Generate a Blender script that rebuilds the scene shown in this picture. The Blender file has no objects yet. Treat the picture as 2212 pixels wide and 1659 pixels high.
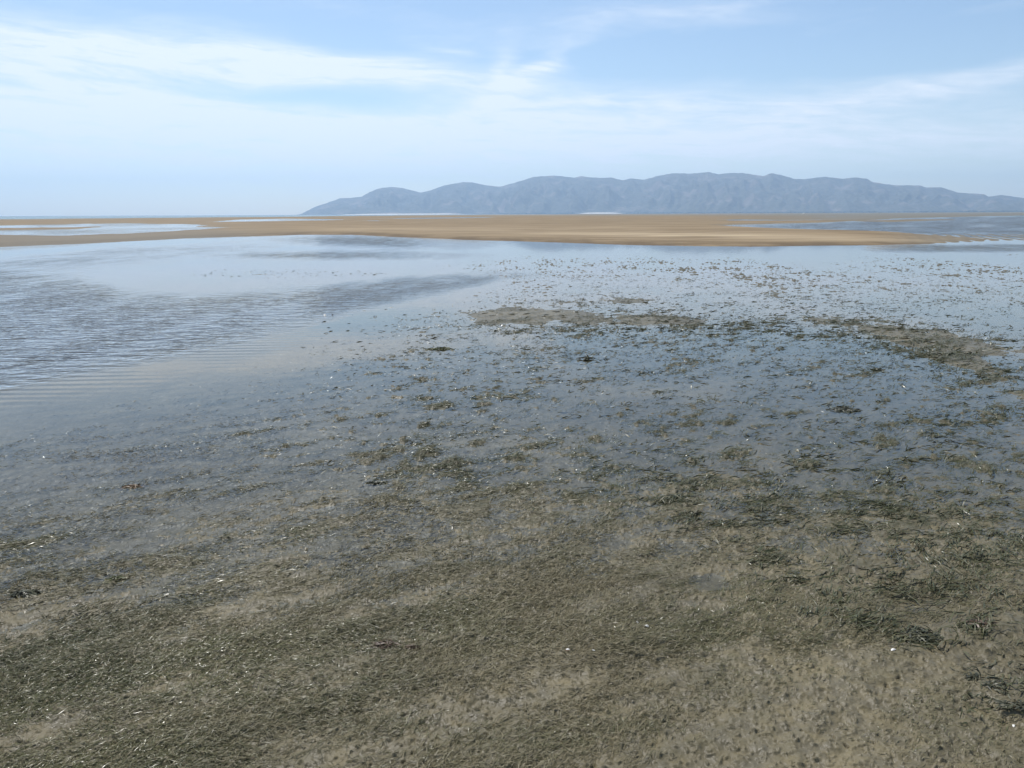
import bpy, math, random
import numpy as np
from mathutils import Matrix, Vector

R = math.radians
rng = np.random.default_rng(7)
random.seed(7)
scene = bpy.context.scene
col = scene.collection

# ------------------------------------------------------------------ camera
EYE = 1.6                      # eye height of the photographer, metres
FPX = 1597.0                   # focal length in units of a 2212 px wide picture
PITCH, ROLL = R(12.96), R(-0.235)
cam_d = bpy.data.cameras.new("camera")
cam = bpy.data.objects.new("camera", cam_d)
col.objects.link(cam)
CAM_R = Matrix.Rotation(math.pi/2 - PITCH, 4, 'X') @ Matrix.Rotation(ROLL, 4, 'Z')
cam.matrix_world = Matrix.Translation((0, 0, EYE)) @ CAM_R
cam_d.sensor_width = 36.0
cam_d.lens = 36.0*FPX/2212.0
cam_d.clip_start, cam_d.clip_end = 0.05, 60000
scene.camera = cam
RM = np.array(CAM_R.to_3x3())


def at(px, py, z=0.0):
    """the point on the level z under a spot of the photograph (2212 x 1659)"""
    d = RM @ np.array([(px-1106)/FPX, -(py-829.5)/FPX, -1.0])
    t = (z-EYE)/d[2]
    return np.array([d[0]*t, d[1]*t, z])


def survey(x, y):
    """survey coordinates of flat ground points; straight lines stay straight"""
    p = np.stack([x, y, np.full_like(x, -EYE)], -1) @ RM
    w = np.maximum(-p[..., 2], 1e-3)
    px = 1106 + FPX*p[..., 0]/w
    py = 829.5 - FPX*p[..., 1]/w
    bad = p[..., 2] > -1e-2
    px = np.where(bad, 1106 + np.clip(p[..., 0]*3000, -9000, 9000), px)
    py = np.where(bad, 4000.0, py)
    return np.clip(px, -20000, 20000), np.clip(py, -4000, 6000)


# ------------------------------------------------------------------ noise
def _h(ix, iy, s):
    n = (ix.astype(np.int64)*374761393 + iy.astype(np.int64)*668265263 + s*1274126177) & 0xffffffff
    n = ((n ^ (n >> 13))*1274126177) & 0xffffffff
    n = ((n ^ (n >> 16))*2246822519) & 0xffffffff
    return (n ^ (n >> 15)) & 0xffffffff


def noise(x, y, s=0):
    x0 = np.floor(x); y0 = np.floor(y)
    fx, fy = x-x0, y-y0
    u = fx*fx*fx*(fx*(fx*6-15)+10); v = fy*fy*fy*(fy*(fy*6-15)+10)
    def g(ix, iy, dx, dy):
        a = _h(ix, iy, s)*(2*np.pi/4294967296.0)
        return np.cos(a)*dx + np.sin(a)*dy
    a = g(x0, y0, fx, fy); b = g(x0+1, y0, fx-1, fy)
    c = g(x0, y0+1, fx, fy-1); d = g(x0+1, y0+1, fx-1, fy-1)
    return 1.5*((a*(1-u)+b*u)*(1-v) + (c*(1-u)+d*u)*v)


def fbm(x, y, s=0, o=4, gain=.5):
    t = 0; a = 1.0; f = 1.0; n = 0
    for k in range(o):
        t = t + a*noise(x*f+k*17.3, y*f-k*9.1, s+k); n += a
        a *= gain; f *= 2.03
    return t/n


def ss(a, b, x):
    t = np.clip((x-a)/(b-a), 0, 1)
    return t*t*(3-2*t)


def sd(px, py, poly, ys=5.0):
    """signed distance to a surveyed outline, positive inside"""
    P = np.array(poly, float)*[1, ys]
    y = py*ys; x = px
    best = np.full(x.shape, 1e18); ins = np.zeros(x.shape, bool)
    for i in range(len(P)):
        ax, ay = P[i-1]; bx, by = P[i]
        ex, ey = bx-ax, by-ay
        t = np.clip(((x-ax)*ex+(y-ay)*ey)/(ex*ex+ey*ey+1e-9), 0, 1)
        best = np.minimum(best, (x-ax-t*ex)**2 + (y-ay-t*ey)**2)
        if ay != by:
            c = (ay > y) != (by > y)
            ins ^= c & (x < ex*(y-ay)/(by-ay)+ax)
    d = np.sqrt(best)
    return np.where(ins, d, -d)


def ell(px, py, cx, cy, rx, ry, rot=0.0):
    c, s = math.cos(R(rot)), math.sin(R(rot))
    dx, dy = px-cx, py-cy
    return np.exp(-(((dx*c+dy*s)/rx)**2 + ((-dx*s+dy*c)/ry)**2))


# ------------------------------------------------------------------ outlines of the tidal flat
BANK = [(-2500, 630), (-700, 556), (-300, 544), (0, 534), (200, 526), (400, 515.5), (650, 507.6), (760, 507.6), (900, 514), (1000, 518.5),
        (1150, 522.5), (1350, 529.5), (1500, 532), (1620, 533.2), (1750, 531.5), (1900, 530), (2000, 527.5), (2090, 523),
        (2160, 519.5), (2250, 518), (3200, 520), (6000, 560), (6000, 380), (-2500, 420)]
POOLS = [
    [(-900, 506), (-400, 498), (0, 487), (273, 481.6), (400, 484), (470, 486), (430, 489), (500, 491.5), (410, 498), (256, 507), (137, 510.6), (0, 509), (-400, 515), (-900, 528)],
    [(440, 480), (520, 474), (620, 472.2), (760, 474.5), (700, 476), (560, 478.2)],
    [(770, 477.2), (800, 476.4), (838, 476), (815, 477.4)],
    [(800, 472.3), (900, 470.4), (1060, 468.6), (1070, 470), (930, 472.2)],
    [(1539, 487.5), (1580, 484.8), (1771, 480.3), (1850, 476.5), (1950, 471), (2212, 464.5), (2700, 461), (5000, 470), (5000, 545), (3000, 532), (2300, 519), (2129, 515.5), (1934, 503.5), (1739, 497.8), (1610, 492.3)],
    [(1549, 475), (1600, 473.8), (1700, 475.2), (1830, 473.6), (1850, 474.5), (1700, 477), (1580, 476.6)],
    [(1755, 468.6), (1800, 467.9), (1850, 468.4), (1790, 469.2)],
    [(2300, 503), (2150, 498), (2010, 495.8), (1990, 493.5), (2212, 490)],
]
ISLES = [
    [(-300, 499), (0, 493.6), (120, 492), (210, 490.6), (150, 494.6), (0, 497), (-300, 503)],
    [(1850, 477.5), (1990, 474), (2060, 474.5), (1930, 478.6)],
]
MUD_A = [(935, 683), (1000, 672), (1100, 664), (1200, 668), (1300, 672), (1450, 680), (1550, 690), (1500, 700), (1380, 706), (1250, 706), (1100, 705), (1000, 702), (1015, 691)]
MUD_B = [(1180, 655), (1260, 645), (1330, 640), (1420, 645), (1390, 656), (1290, 658)]
MUD_C = [(1720, 688), (1780, 680), (1850, 688), (1950, 697), (2050, 712), (2110, 733), (2180, 750), (2260, 742), (2400, 760), (2300, 800), (2200, 772), (2150, 775), (2165, 800), (2200, 830), (2290, 870), (2290, 900), (2180, 855), (2070, 812), (2000, 775), (1920, 742), (1850, 716), (1760, 702)]
MUD_D = [(1590, 606), (1680, 595), (1770, 600), (1740, 608), (1650, 611)]
MUD_E = [(370, 592), (500, 576), (850, 580), (840, 600), (600, 606), (420, 605)]
CHAN = [(-900, 960), (-300, 905), (0, 842), (250, 792), (430, 760), (600, 715), (760, 672), (900, 640), (1070, 604), (1000, 597), (880, 603), (700, 622), (420, 640), (260, 628), (170, 600), (60, 590), (-500, 560), (-900, 560)]
CHAN2 = [(-900, 560), (0, 537), (400, 520), (660, 511), (760, 511), (930, 527), (880, 540), (700, 556), (520, 562), (300, 572), (150, 588), (0, 600), (-900, 640)]

CLAY_MOUNDS = [(625, 1465, .085, .014), (2190, 1515, .12, .022), (1310, 1300, .10, .008), (1090, 1640, .07, .012), (1390, 1255, .13, .010), (1540, 1260, .10, -.014), (2000, 1330, .16, -.012), (1420, 1345, .12, -.008)]


def terrain(x, y):
    """height of the ground and what it is made of, at any point of the flat"""
    d = np.hypot(x, y)
    px, py = survey(x, y)
    # irregular outlines: waviness fixed in the ground
    wx = fbm(x*.35, y*.12, 11, 3); wy = fbm(x*.35+40, y*.12, 12, 3)
    lx, ly = px + 26*wx, py + (1.2+np.clip(py-540, 0, 200)*.035)*wy
    fx = px + 8*wx; fy = py + .5*wy
    bank = sd(fx, fy, BANK)
    z = np.zeros_like(x)
    # ---- the near flat, a hand's depth of water at most
    base = np.interp(py, [520, 560, 640, 760, 900, 1050, 1200, 1400, 1700], [-.016, -.015, -.013, -.014, -.011, -.006, -.001, .004, .007])
    base = base + .010*ss(1300, 1900, px)*ss(1180, 1420, py) + .004*ss(700, 1300, px)*ss(1000, 1300, py)
    base = base - .006*ss(1000, 300, px)*ss(700, 860, py)*ss(1430, 1150, py)
    lump = fbm(x*1.1, y*1.1, 20, 3)*.008 + fbm(x*4.5, y*4.5, 23, 3)*.006
    # tussocks stretched along the run of the tide
    ca, sa = math.cos(R(30)), math.sin(R(30))
    tx, ty = x*ca+y*sa, -x*sa+y*ca
    tuss = fbm(tx*2.6, ty*7.5, 31, 3)
    fine = fbm(x*24, y*24, 35, 3)
    nearf = ss(14, 5, d)
    clod = np.clip(fbm(x*17, y*17, 36, 3)+.05, 0, 1)
    lump = lump + .015*np.clip(tuss, -.25, 1)*ss(950, 1150, py) + (fine*.0045+clod*.014)*nearf
    vnear = ss(6, 3.2, d)
    lump = lump + vnear*(np.clip(noise(x*62, y*62, 37)-.30, 0, .6)*.016 + np.clip(noise(x*38, y*38, 39)-.42, 0, .5)*.022 - np.clip(noise(x*44, y*44, 38)-.50, 0, .3)*.045*np.clip(.1+2.4*fbm(x*1.8, y*1.8, 40, 2), 0, 1))
    c1a = ss(-60, 40, sd(px, py, CHAN, 2.0))
    e = np.zeros_like(x)
    for poly, h in ((MUD_A, .025), (MUD_B, .021), (MUD_C, .022), (MUD_D, .014), (MUD_E, .010)):
        e = np.maximum(e, h*ss(-30, 60, sd(lx, ly, poly, 3.0))*np.clip(.84+1.4*fbm(x*1.6, y*.6, 49, 3), 0, 1.15))
    mid = ss(545, 600, py)*ss(760, 690, py)*ss(700, 1200, px)
    midz = ss(532, 552, py)*ss(1150, 960, py)*np.maximum(ss(300, 800, px - (900-py)*1.2), ss(-10, 40, sd(px, py, MUD_E, 3.0)))
    midz = midz*(1-.8*ell(px, py, 2150, 690, 260, 26, 4))*(1-.7*ell(px, py, 1500, 541, 700, 7))*(1-.6*ss(0, 60, sd(px, py, CHAN, 2.0)))*(1-.9*c1a)*(1-.6*ell(px, py, 1450, 860, 330, 50))
    cr = .8*fbm(tx*3.4, ty*6.5, 43, 4) + .5*fbm(tx*.8, ty*1.5, 45, 3)
    cf = fbm(x*12, y*8, 44, 3)
    crumbs = np.clip(cr-.12, 0, .3)*.040 + np.clip(cf-.08, 0, .4)*.050*ss(-.15, .2, cr)
    patch = np.clip(.95+2.0*fbm(x*.16, y*.07, 46, 3), .15, 1.7)
    fc = np.clip(fbm(x*9.5, y*4.5, 47, 3)-.16+.35*fbm(x*1.3, y*.7, 48, 2), 0, .4)*.085
    farz = ss(700, 610, py)
    lump = lump + midz*(crumbs*(1-farz) + farz*patch*.58*(fc+.3*crumbs))
    base = base + e + .006*mid*(.5+fbm(x*.5, y*.25, 41, 3))
    for (cx, cy, r, h) in CLAY_MOUNDS:
        c = at(cx, cy)
        q = ((x-c[0])**2 + ((y-c[1])*1.2)**2)/r**2
        g = np.exp(-q**1.6)
        base = base + h*g
        lump = lump*(1-.8*g)
    # crab holes in the bare mud
    c1 = np.clip(ss(-30, 90, sd(px, py, CHAN, 2.0)), 0, 1)
    c2 = np.clip(ss(-20, 50, sd(px, py, CHAN2, 2.0)), 0, 1)
    zn = base + lump*(1-.6*c1) - .06*c1 - .05*c2
    # ---- the sandbank and everything beyond it
    f = fbm(x*.02, y*.006, 51, 4)
    zs = .012*ss(0, 6, bank) + .085*ss(0, 34, bank) + .07*ss(30, 160, bank)*ss(900, 1500, px)
    zs = zs + .015*fbm(x*.08, y*.03, 55, 3)*ss(10, 60, bank)
    # current ripples on the steep face of the bank
    rip = np.sin((x*math.cos(R(35))+y*math.sin(R(35)))*2*np.pi/.85 + 3*fbm(x*.5, y*.2, 57, 2))
    zs = zs + .012*rip*ss(2, 12, bank)*ss(60, 25, bank)*ss(1000, 1300, px)*ss(1800, 1500, px)
    farr = ss(60, 260, d)
    zs = zs*(1-.45*farr) + farr*(.030*f)
    rip2 = np.sin((x*math.cos(R(-25))+y*math.sin(R(-25)))*2*np.pi/.75 + 2.5*fbm(x*.3, y*.15, 58, 2))
    spit = ss(1850, 2080, px)*ss(500, 508, py)*ss(531, 522, py)
    pool = np.full_like(x, -1e3)
    for p in POOLS:
        pool = np.maximum(pool, sd(fx, fy, p, 7.0))
    for p in ISLES:
        pool = np.minimum(pool, -sd(fx, fy, p, 7.0))
    right = ss(1700, 2000, px)
    floor = -.035 + right*(.018*fbm(x*.12, y*.035, 61, 4)+.012)
    pool = pool - 26*np.clip(fbm(x*.07, y*.16, 66, 3)-.05, 0, .6)*ss(620, 420, px)
    k = ss(-9, 9, pool)
    zs = zs*(1-k) + floor*k
    zs = zs*(1-.75*spit) + spit*(.019*rip2 + .004)
    b = ss(-6, 5, bank)
    z = zn*(1-b) + zs*b
    # ---- the sea bed drops away to the left, mud runs on to the hills on the right
    az = np.degrees(np.arctan2(x, np.maximum(y, -d*.99)))
    az = np.where(y < 0, np.sign(x)*90, az)
    shore = np.interp(az, [-60, -35, -16, -9, 2, 20, 60], [330, 430, 620, 1100, 2600, 6500, 7300])
    shore = shore*(1+.12*fbm(x*.004, y*.002, 71, 3))
    z = z - 2.2*ss(1.0, 1.35, d/shore)
    sandg = 1-.32*ss(800, 300, px)*ss(495, 503, py)-.16*ss(700, 400, px)
    sand = sandg*b*(1-.75*k)*(1-.85*ss(1450, 1850, px)*ss(482, 472, py))*(1-.55*ss(469, 464, py))*(1-.85*ss(.75, 1.05, d/np.minimum(shore*1.2, 900))*ss(-6, 12, az))*(1-.55*spit)
    crest = b*.9*ell(px, py, 1470, 511.5, 300, 4.2, .9) + b*.4*ell(px, py, 1850, 521, 220, 4) + b*.25*ell(px, py, 900, 497, 500, 5)
    dark = .75*b*ss(700, 300, px)*ss(490, 503, py) + b*np.clip(ss(40, 8, bank)*(.75+1.2*fbm(x*.5, y*.12, 63, 3)), 0, 1)
    crest = crest*np.clip(.8+1.3*fbm(x*.12, y*.25, 64, 3), 0, 1.2)
    veg = (1-b)*np.clip(ss(-.1, .5, tuss+.5*fbm(x*.9, y*.9, 81, 3)) + midz*np.maximum(ss(.0, .2, cr)*(1-farz), farz*.35), 0, 1)*(1-.55*ss(1120, 1300, py))
    return z, sand, crest, dark, veg, c1, c2


def seagrass_density(x, y):
    px, py = survey(x, y)
    edge = np.interp(px, [-600, 0, 250, 500, 650, 900, 1050, 1200, 2212], [960, 900, 850, 800, 735, 670, 620, 570, 560])
    a = ss(edge-5, edge+120, py)
    base = np.interp(py, [535, 570, 640, 760, 900, 1050, 1200, 1700], [.70, .85, .70, .50, .60, .95, 1, 1])
    d = base*a
    d = d + .35*ss(1, 60, sd(px, py, MUD_E, 3))
    # dark weed along the lower side of the bare patches
    d = d + 1.0*ell(px, py, 1440, 710, 280, 13) + .7*ell(px, py, 1900, 735, 260, 34, 16) + .7*ell(px, py, 2120, 830, 170, 60, 28)
    d = d + .5*ell(px, py, 1650, 760, 500, 60)
    d = d*(1-.55*ell(px, py, 1450, 860, 380, 60))*(1-.75*ell(px, py, 2150, 690, 260, 26, 4))
    d = d*(1-.55*ell(px, py, 1850, 1180, 420, 170))
    d = d*(1-.72*ss(1380, 1750, px+(py-1400)*.5)*ss(1360, 1460, py))
    d = d*(1-.9*ss(0, 60, sd(px, py, MUD_A, 3))*ss(1450, 1150, px))
    d = np.where(d < .02, 0, d)
    ca, sa = math.cos(R(30)), math.sin(R(30))
    tx, ty = x*ca+y*sa, -x*sa+y*ca
    clump = np.clip(.22 + 2.0*(.8*fbm(tx*3.4, ty*6.5, 43, 4) + .5*fbm(tx*.8, ty*1.5, 45, 3)) + .8*fbm(tx*9, ty*14, 44, 3), .02, 1.7)
    near = ss(1000, 1250, py)
    clump = np.clip(clump*(1-near) + near*(.45+1.25*fbm(tx*1.0, ty*3.4, 92, 3)+.7*fbm(tx*4, ty*9, 93, 2)) + near*.35*ss(1300, 400, px)*ss(1150, 1450, py), .04, 1.3)
    return np.clip(d*clump, 0, 1.3), px, py


# ------------------------------------------------------------------ helpers
def tag(o, label=None, cat=None, group=None, kind=None):
    for k, v in (('label', label), ('category', cat), ('group', group), ('kind', kind)):
        if v:
            o[k] = v
    return o


def mesh_obj(name, verts, faces, mat=None, smooth=True, parent=None, loc=None):
    """verts (n,3) array, faces (m,4) or (m,3) array -> one linked object"""
    me = bpy.data.meshes.new(name)
    verts = np.asarray(verts, np.float32); faces = np.asarray(faces, np.int32)
    n, k = faces.shape
    me.vertices.add(len(verts)); me.vertices.foreach_set('co', verts.ravel())
    me.loops.add(n*k); me.loops.foreach_set('vertex_index', faces.ravel())
    me.polygons.add(n)
    me.polygons.foreach_set('loop_start', np.arange(0, n*k, k, dtype=np.int32))
    me.polygons.foreach_set('use_smooth', np.full(n, smooth, bool))
    me.update(calc_edges=True)
    if mat:
        me.materials.append(mat)
    o = bpy.data.objects.new(name, me)
    col.objects.link(o)
    if parent:
        o.parent = parent
    if loc is not None:
        o.location = loc
    return o


def attr(o, name, vals):
    a = o.data.attributes.new(name, 'FLOAT', 'POINT')
    a.data.foreach_set('value', np.asarray(vals, np.float32).ravel())


def polar(ds, azs):
    """a sheet laid out in rings; returns x, y and quads (full turn when the bearings close)"""
    A, D = np.meshgrid(azs, ds)
    x, y = D*np.sin(A), D*np.cos(A)
    nr, nc = D.shape
    i = np.arange(nr*nc).reshape(nr, nc)
    closed = abs((azs[-1]-azs[0])-2*np.pi) > 1e-6 and (azs[-1]-azs[0]) > 6.0
    a, b = i[:-1, :-1], i[:-1, 1:]; c, d = i[1:, 1:], i[1:, :-1]
    q = np.stack([a, b, c, d], -1).reshape(-1, 4)
    if closed:
        a, b = i[:-1, -1], i[:-1, 0]; c, d = i[1:, 0], i[1:, -1]
        q = np.concatenate([q, np.stack([a, b, c, d], -1)])
    return x.ravel(), y.ravel(), q


class Nodes:
    def __init__(s, name):
        s.m = bpy.data.materials.new(name); s.m.use_nodes = True
        s.t = s.m.node_tree; s.t.nodes.clear()
        s.out = s.t.nodes.new('ShaderNodeOutputMaterial')
    def n(s, ty, ins=None, **kw):
        return mk(s.t, ty, ins, **kw)


def mk(t, ty, ins=None, **kw):
    nd = t.nodes.new('ShaderNode'+ty)
    for k, v in kw.items():
        setattr(nd, k, v)
    for k, v in (ins or {}).items():
        s = nd.inputs[k]
        if isinstance(v, bpy.types.NodeSocket):
            t.links.new(v, s)
        elif isinstance(v, bpy.types.Node):
            t.links.new(v.outputs[0], s)
        else:
            s.default_value = v
    return nd


def M(t, op, a, b=0.0, c=0.0, clamp=False):
    return mk(t, 'Math', {0: a, 1: b, 2: c}, operation=op, use_clamp=clamp).outputs[0]


def MIX(t, f, a, b, blend='MIX'):
    nd = mk(t, 'Mix', None, data_type='RGBA', blend_type=blend)
    for idx, v in ((0, f), (6, a), (7, b)):
        s = nd.inputs[idx]
        if isinstance(v, bpy.types.NodeSocket):
            t.links.new(v, s)
        else:
            s.default_value = v if idx == 0 or len(v) == 4 else (*v, 1)
    return nd.outputs[2]


def AT(t, name):
    return mk(t, 'Attribute', attribute_name=name).outputs['Fac']


def RAMP(t, f, lo, hi):
    return mk(t, 'MapRange', {0: f, 1: lo, 2: hi, 3: 0.0, 4: 1.0}, interpolation_type='SMOOTHSTEP').outputs[0]


def NOISE(t, co, scale, detail=4, rough=.55, dist=0.0):
    return mk(t, 'TexNoise', {'Vector': co, 'Scale': scale, 'Detail': detail, 'Roughness': rough, 'Distortion': dist}).outputs[0]


# ------------------------------------------------------------------ materials
def mat_ground():
    N = Nodes('tidal_flat'); t = N.t
    co = N.n('TexCoord').outputs['Object']
    sand, crest, dark, veg, wet = (AT(t, k) for k in ('sand', 'crest', 'dark', 'veg', 'deep'))
    n1 = NOISE(t, co, 1.3, 5); n2 = NOISE(t, co, 14, 5, .6); n3 = NOISE(t, co, 70, 4, .6)
    mud = MIX(t, RAMP(t, n1, .35, .65), (.126, .105, .058), (.168, .140, .078))
    mud = MIX(t, RAMP(t, n2, .30, .72), MIX(t, .6, mud, (.085, .078, .058)), mud)
    olive = MIX(t, n3, (.048, .050, .030), (.105, .096, .060))
    mud = MIX(t, M(t, 'MULTIPLY', veg, RAMP(t, n2, .35, .6)), mud, olive)
    mud = MIX(t, wet, mud, (.066, .066, .060))
    pz = N.n('SeparateXYZ', {0: co}).outputs[2]
    mud = MIX(t, RAMP(t, pz, .000, -.010), mud, MIX(t, 1.0, mud, (.84, .84, .80), 'MULTIPLY'))
    map_ = N.n('Mapping', {'Vector': co, 'Scale': (.05, .25, 1)})
    s1 = NOISE(t, map_.outputs[0], 3, 5)
    sn = MIX(t, RAMP(t, s1, .40, .60), (.175, .126, .072), (.262, .196, .116))
    sn = MIX(t, crest, sn, (.46, .365, .235))
    sn = MIX(t, M(t, 'MULTIPLY', dark, .85), sn, (.112, .080, .047))
    c = MIX(t, sand, mud, sn)
    bsdf = N.n('BsdfPrincipled', {'Base Color': c, 'IOR': 1.36})
    t.links.new(MIXF(t, sand, MIXF(t, veg, .32, .18), .10), bsdf.inputs['Specular IOR Level'])
    t.links.new(MIXF(t, sand, RAMPV(t, n2, .3, .7, .28, .55), .75), bsdf.inputs['Roughness'])
    h = M(t, 'ADD', M(t, 'MULTIPLY', n3, .5), n2)
    sw = NOISE(t, N.n('Mapping', {'Vector': co, 'Rotation': (0, 0, R(30)), 'Scale': (2.2, .7, 1)}).outputs[0], 1.5, 3, .5, 1.0)
    h = M(t, 'ADD', h, M(t, 'MULTIPLY', M(t, 'MULTIPLY', sw, sand), 7.0))
    b = N.n('Bump', {'Height': h, 'Strength': .6, 'Distance': .012})
    t.links.new(b.outputs[0], bsdf.inputs['Normal'])
    t.links.new(bsdf.outputs[0], N.out.inputs[0])
    return N.m


def MIXF(t, f, a, b):
    nd = mk(t, 'Mix', None, data_type='FLOAT')
    for idx, v in ((0, f), (2, a), (3, b)):
        if isinstance(v, bpy.types.NodeSocket):
            t.links.new(v, nd.inputs[idx])
        else:
            nd.inputs[idx].default_value = v
    return nd.outputs[0]


def RAMPV(t, f, lo, hi, a, b):
    return mk(t, 'MapRange', {0: f, 1: lo, 2: hi, 3: a, 4: b}).outputs[0]


def mat_water():
    N = Nodes('shallow_water'); t = N.t
    co = N.n('TexCoord').outputs['Object']
    rip, mir = AT(t, 'ripple'), AT(t, 'train')
    # wind ripples: crests across the view, short and broken
    m1 = N.n('Mapping', {'Vector': co, 'Rotation': (0, 0, R(-8)), 'Scale': (2.1, 5.2, 1)})
    a = NOISE(t, m1.outputs[0], 1.0, 3, .5, .6)
    m2 = N.n('Mapping', {'Vector': co, 'Rotation': (0, 0, R(14)), 'Scale': (4.0, 9.0, 1)})
    b = NOISE(t, m2.outputs[0], 1.0, 2, .5, .4)
    hh = M(t, 'ADD', M(t, 'SUBTRACT', a, .5), M(t, 'MULTIPLY', M(t, 'SUBTRACT', b, .5), .45))
    brk = NOISE(t, N.n('Mapping', {'Vector': co, 'Scale': (1.6, .45, 1)}).outputs[0], 1.0, 3, .6)
    rip = M(t, 'MULTIPLY', rip, M(t, 'ADD', .35, RAMP(t, brk, .30, .62)))
    hh = M(t, 'MULTIPLY', hh, rip)
    # long parallel ripples running out into the calm water
    m3 = N.n('Mapping', {'Vector': co, 'Rotation': (0, 0, R(-13)), 'Scale': (.25, 1, 1)})
    w = N.n('TexWave', {'Vector': m3.outputs[0], 'Scale': 1.7, 'Distortion': 3.2, 'Detail': 2.0, 'Detail Scale': .5}, wave_type='BANDS', bands_direction='Y', wave_profile='SIN')
    hw = M(t, 'MULTIPLY', M(t, 'MULTIPLY', M(t, 'SUBTRACT', w.outputs[1], .5), mir), .030)
    calm = M(t, 'MULTIPLY', NOISE(t, co, 3.0, 2), .012)
    h = M(t, 'ADD', M(t, 'ADD', hh, hw), calm)
    bump = N.n('Bump', {'Height': h, 'Strength': 1.0, 'Distance': .088})
    fr = N.n('Fresnel', {'IOR': 1.333, 'Normal': bump.outputs[0]})
    tr = N.n('BsdfTransparent', {'Color': (.88, .90, .885, 1)})
    gl = N.n('BsdfAnisotropic' if False else 'BsdfGlossy', {'Color': (1, 1, 1, 1), 'Roughness': .03, 'Normal': bump.outputs[0]})
    di = N.n('BsdfDiffuse', {'Color': (.070, .074, .072, 1)})
    deep = AT(t, 'murk')
    body = N.n('MixShader', {0: deep, 1: tr.outputs[0], 2: di.outputs[0]})
    mx = N.n('MixShader', {0: fr.outputs[0], 1: body.outputs[0], 2: gl.outputs[0]})
    t.links.new(mx.outputs[0], N.out.inputs[0])
    return N.m


def mat_sea():
    N = Nodes('sea_water'); t = N.t
    co = N.n('TexCoord').outputs['Object']
    mp = N.n('Mapping', {'Vector': co, 'Scale': (.05, .3, 1)})
    h = NOISE(t, mp.outputs[0], 1.0, 5)
    bump = N.n('Bump', {'Height': h, 'Strength': 1.0, 'Distance': .8})
    c = MIX(t, RAMP(t, NOISE(t, N.n('Mapping', {'Vector': co, 'Scale': (.004, .03, 1)}).outputs[0], 1.0, 3), .45, .7), (.055, .125, .140), (.11, .16, .15))
    b = N.n('BsdfPrincipled', {'Base Color': c, 'Roughness': .22, 'IOR': 1.333, 'Normal': bump.outputs[0]})
    t.links.new(b.outputs[0], N.out.inputs[0])
    return N.m


def mat_grass():
    N = Nodes('seagrass_leaf'); t = N.t
    k, silt = AT(t, 'shade'), AT(t, 'silt')
    g = MIX(t, k, (.050, .056, .024), (.130, .130, .052))
    c = MIX(t, silt, g, MIX(t, k, (.132, .111, .060), (.204, .172, .097)))
    b = N.n('BsdfPrincipled', {'Base Color': c, 'IOR': 1.36, 'Specular IOR Level': .44})
    t.links.new(M(t, 'ADD', MIXF(t, silt, .17, .42), MIXF(t, k, .24, .0)), b.inputs['Roughness'])
    t.links.new(b.outputs[0], N.out.inputs[0])
    return N.m


def mat_plain(name, c, rough=.5, var=.25, scale=40):
    N = Nodes(name); t = N.t
    co = N.n('TexCoord').outputs['Object']
    n = NOISE(t, co, scale, 4)
    cc = MIX(t, RAMP(t, n, .35, .65), tuple(v*(1-var) for v in c), tuple(min(1, v*(1+var)) for v in c))
    b = N.n('BsdfPrincipled', {'Base Color': cc, 'Roughness': rough})
    bm = N.n('Bump', {'Height': n, 'Strength': .3, 'Distance': .004})
    t.links.new(bm.outputs[0], b.inputs['Normal'])
    t.links.new(b.outputs[0], N.out.inputs[0])
    return N.m


def mat_hills():
    N = Nodes('scrub_hillside'); t = N.t
    co = N.n('TexCoord').outputs['Object']
    a = NOISE(t, co, .0035, 5, .6); b_ = NOISE(t, co, .03, 3, .6)
    c = MIX(t, RAMP(t, b_, .35, .65), (.018, .024, .016), (.070, .072, .046))
    c = MIX(t, RAMP(t, a, .52, .66), c, (.150, .124, .102))
    b = N.n('BsdfPrincipled', {'Base Color': c, 'Roughness': .9})
    bm = N.n('Bump', {'Height': b_, 'Strength': 1.0, 'Distance': 12})
    t.links.new(bm.outputs[0], b.inputs['Normal'])
    t.links.new(b.outputs[0], N.out.inputs[0])
    return N.m


# ------------------------------------------------------------------ ground sheet
FAN = R(43)
az_in = np.linspace(-FAN, FAN, 1250)
az_out = np.linspace(FAN, 2*np.pi-FAN, 70)[1:-1]
azs = np.concatenate([az_in, az_out])
dep = np.concatenate([np.linspace(R(84), R(46), 10), np.linspace(R(45), R(6), 740), np.linspace(R(5.985), R(2.2), 330), np.linspace(R(2.18), R(.06), 130)])
ds = np.concatenate([[.02], EYE/np.tan(dep), [2200, 3400, 5200, 7600, 10000, 12500]])
gx, gy, gq = polar(ds, azs)
gz, gsand, gcrest, gdark, gveg, gc1, gc2 = terrain(gx, gy)
ground = mesh_obj('ground', np.stack([gx, gy, gz], -1), gq, mat_ground())
tag(ground, 'muddy tidal flat with long orange sandbanks reaching out to the sea', 'tidal flat', kind='structure')
attr(ground, 'sand', gsand); attr(ground, 'crest', np.clip(gcrest, 0, 1)); attr(ground, 'dark', gdark)
attr(ground, 'veg', gveg); attr(ground, 'deep', np.clip(gc1+gc2, 0, 1))

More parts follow.
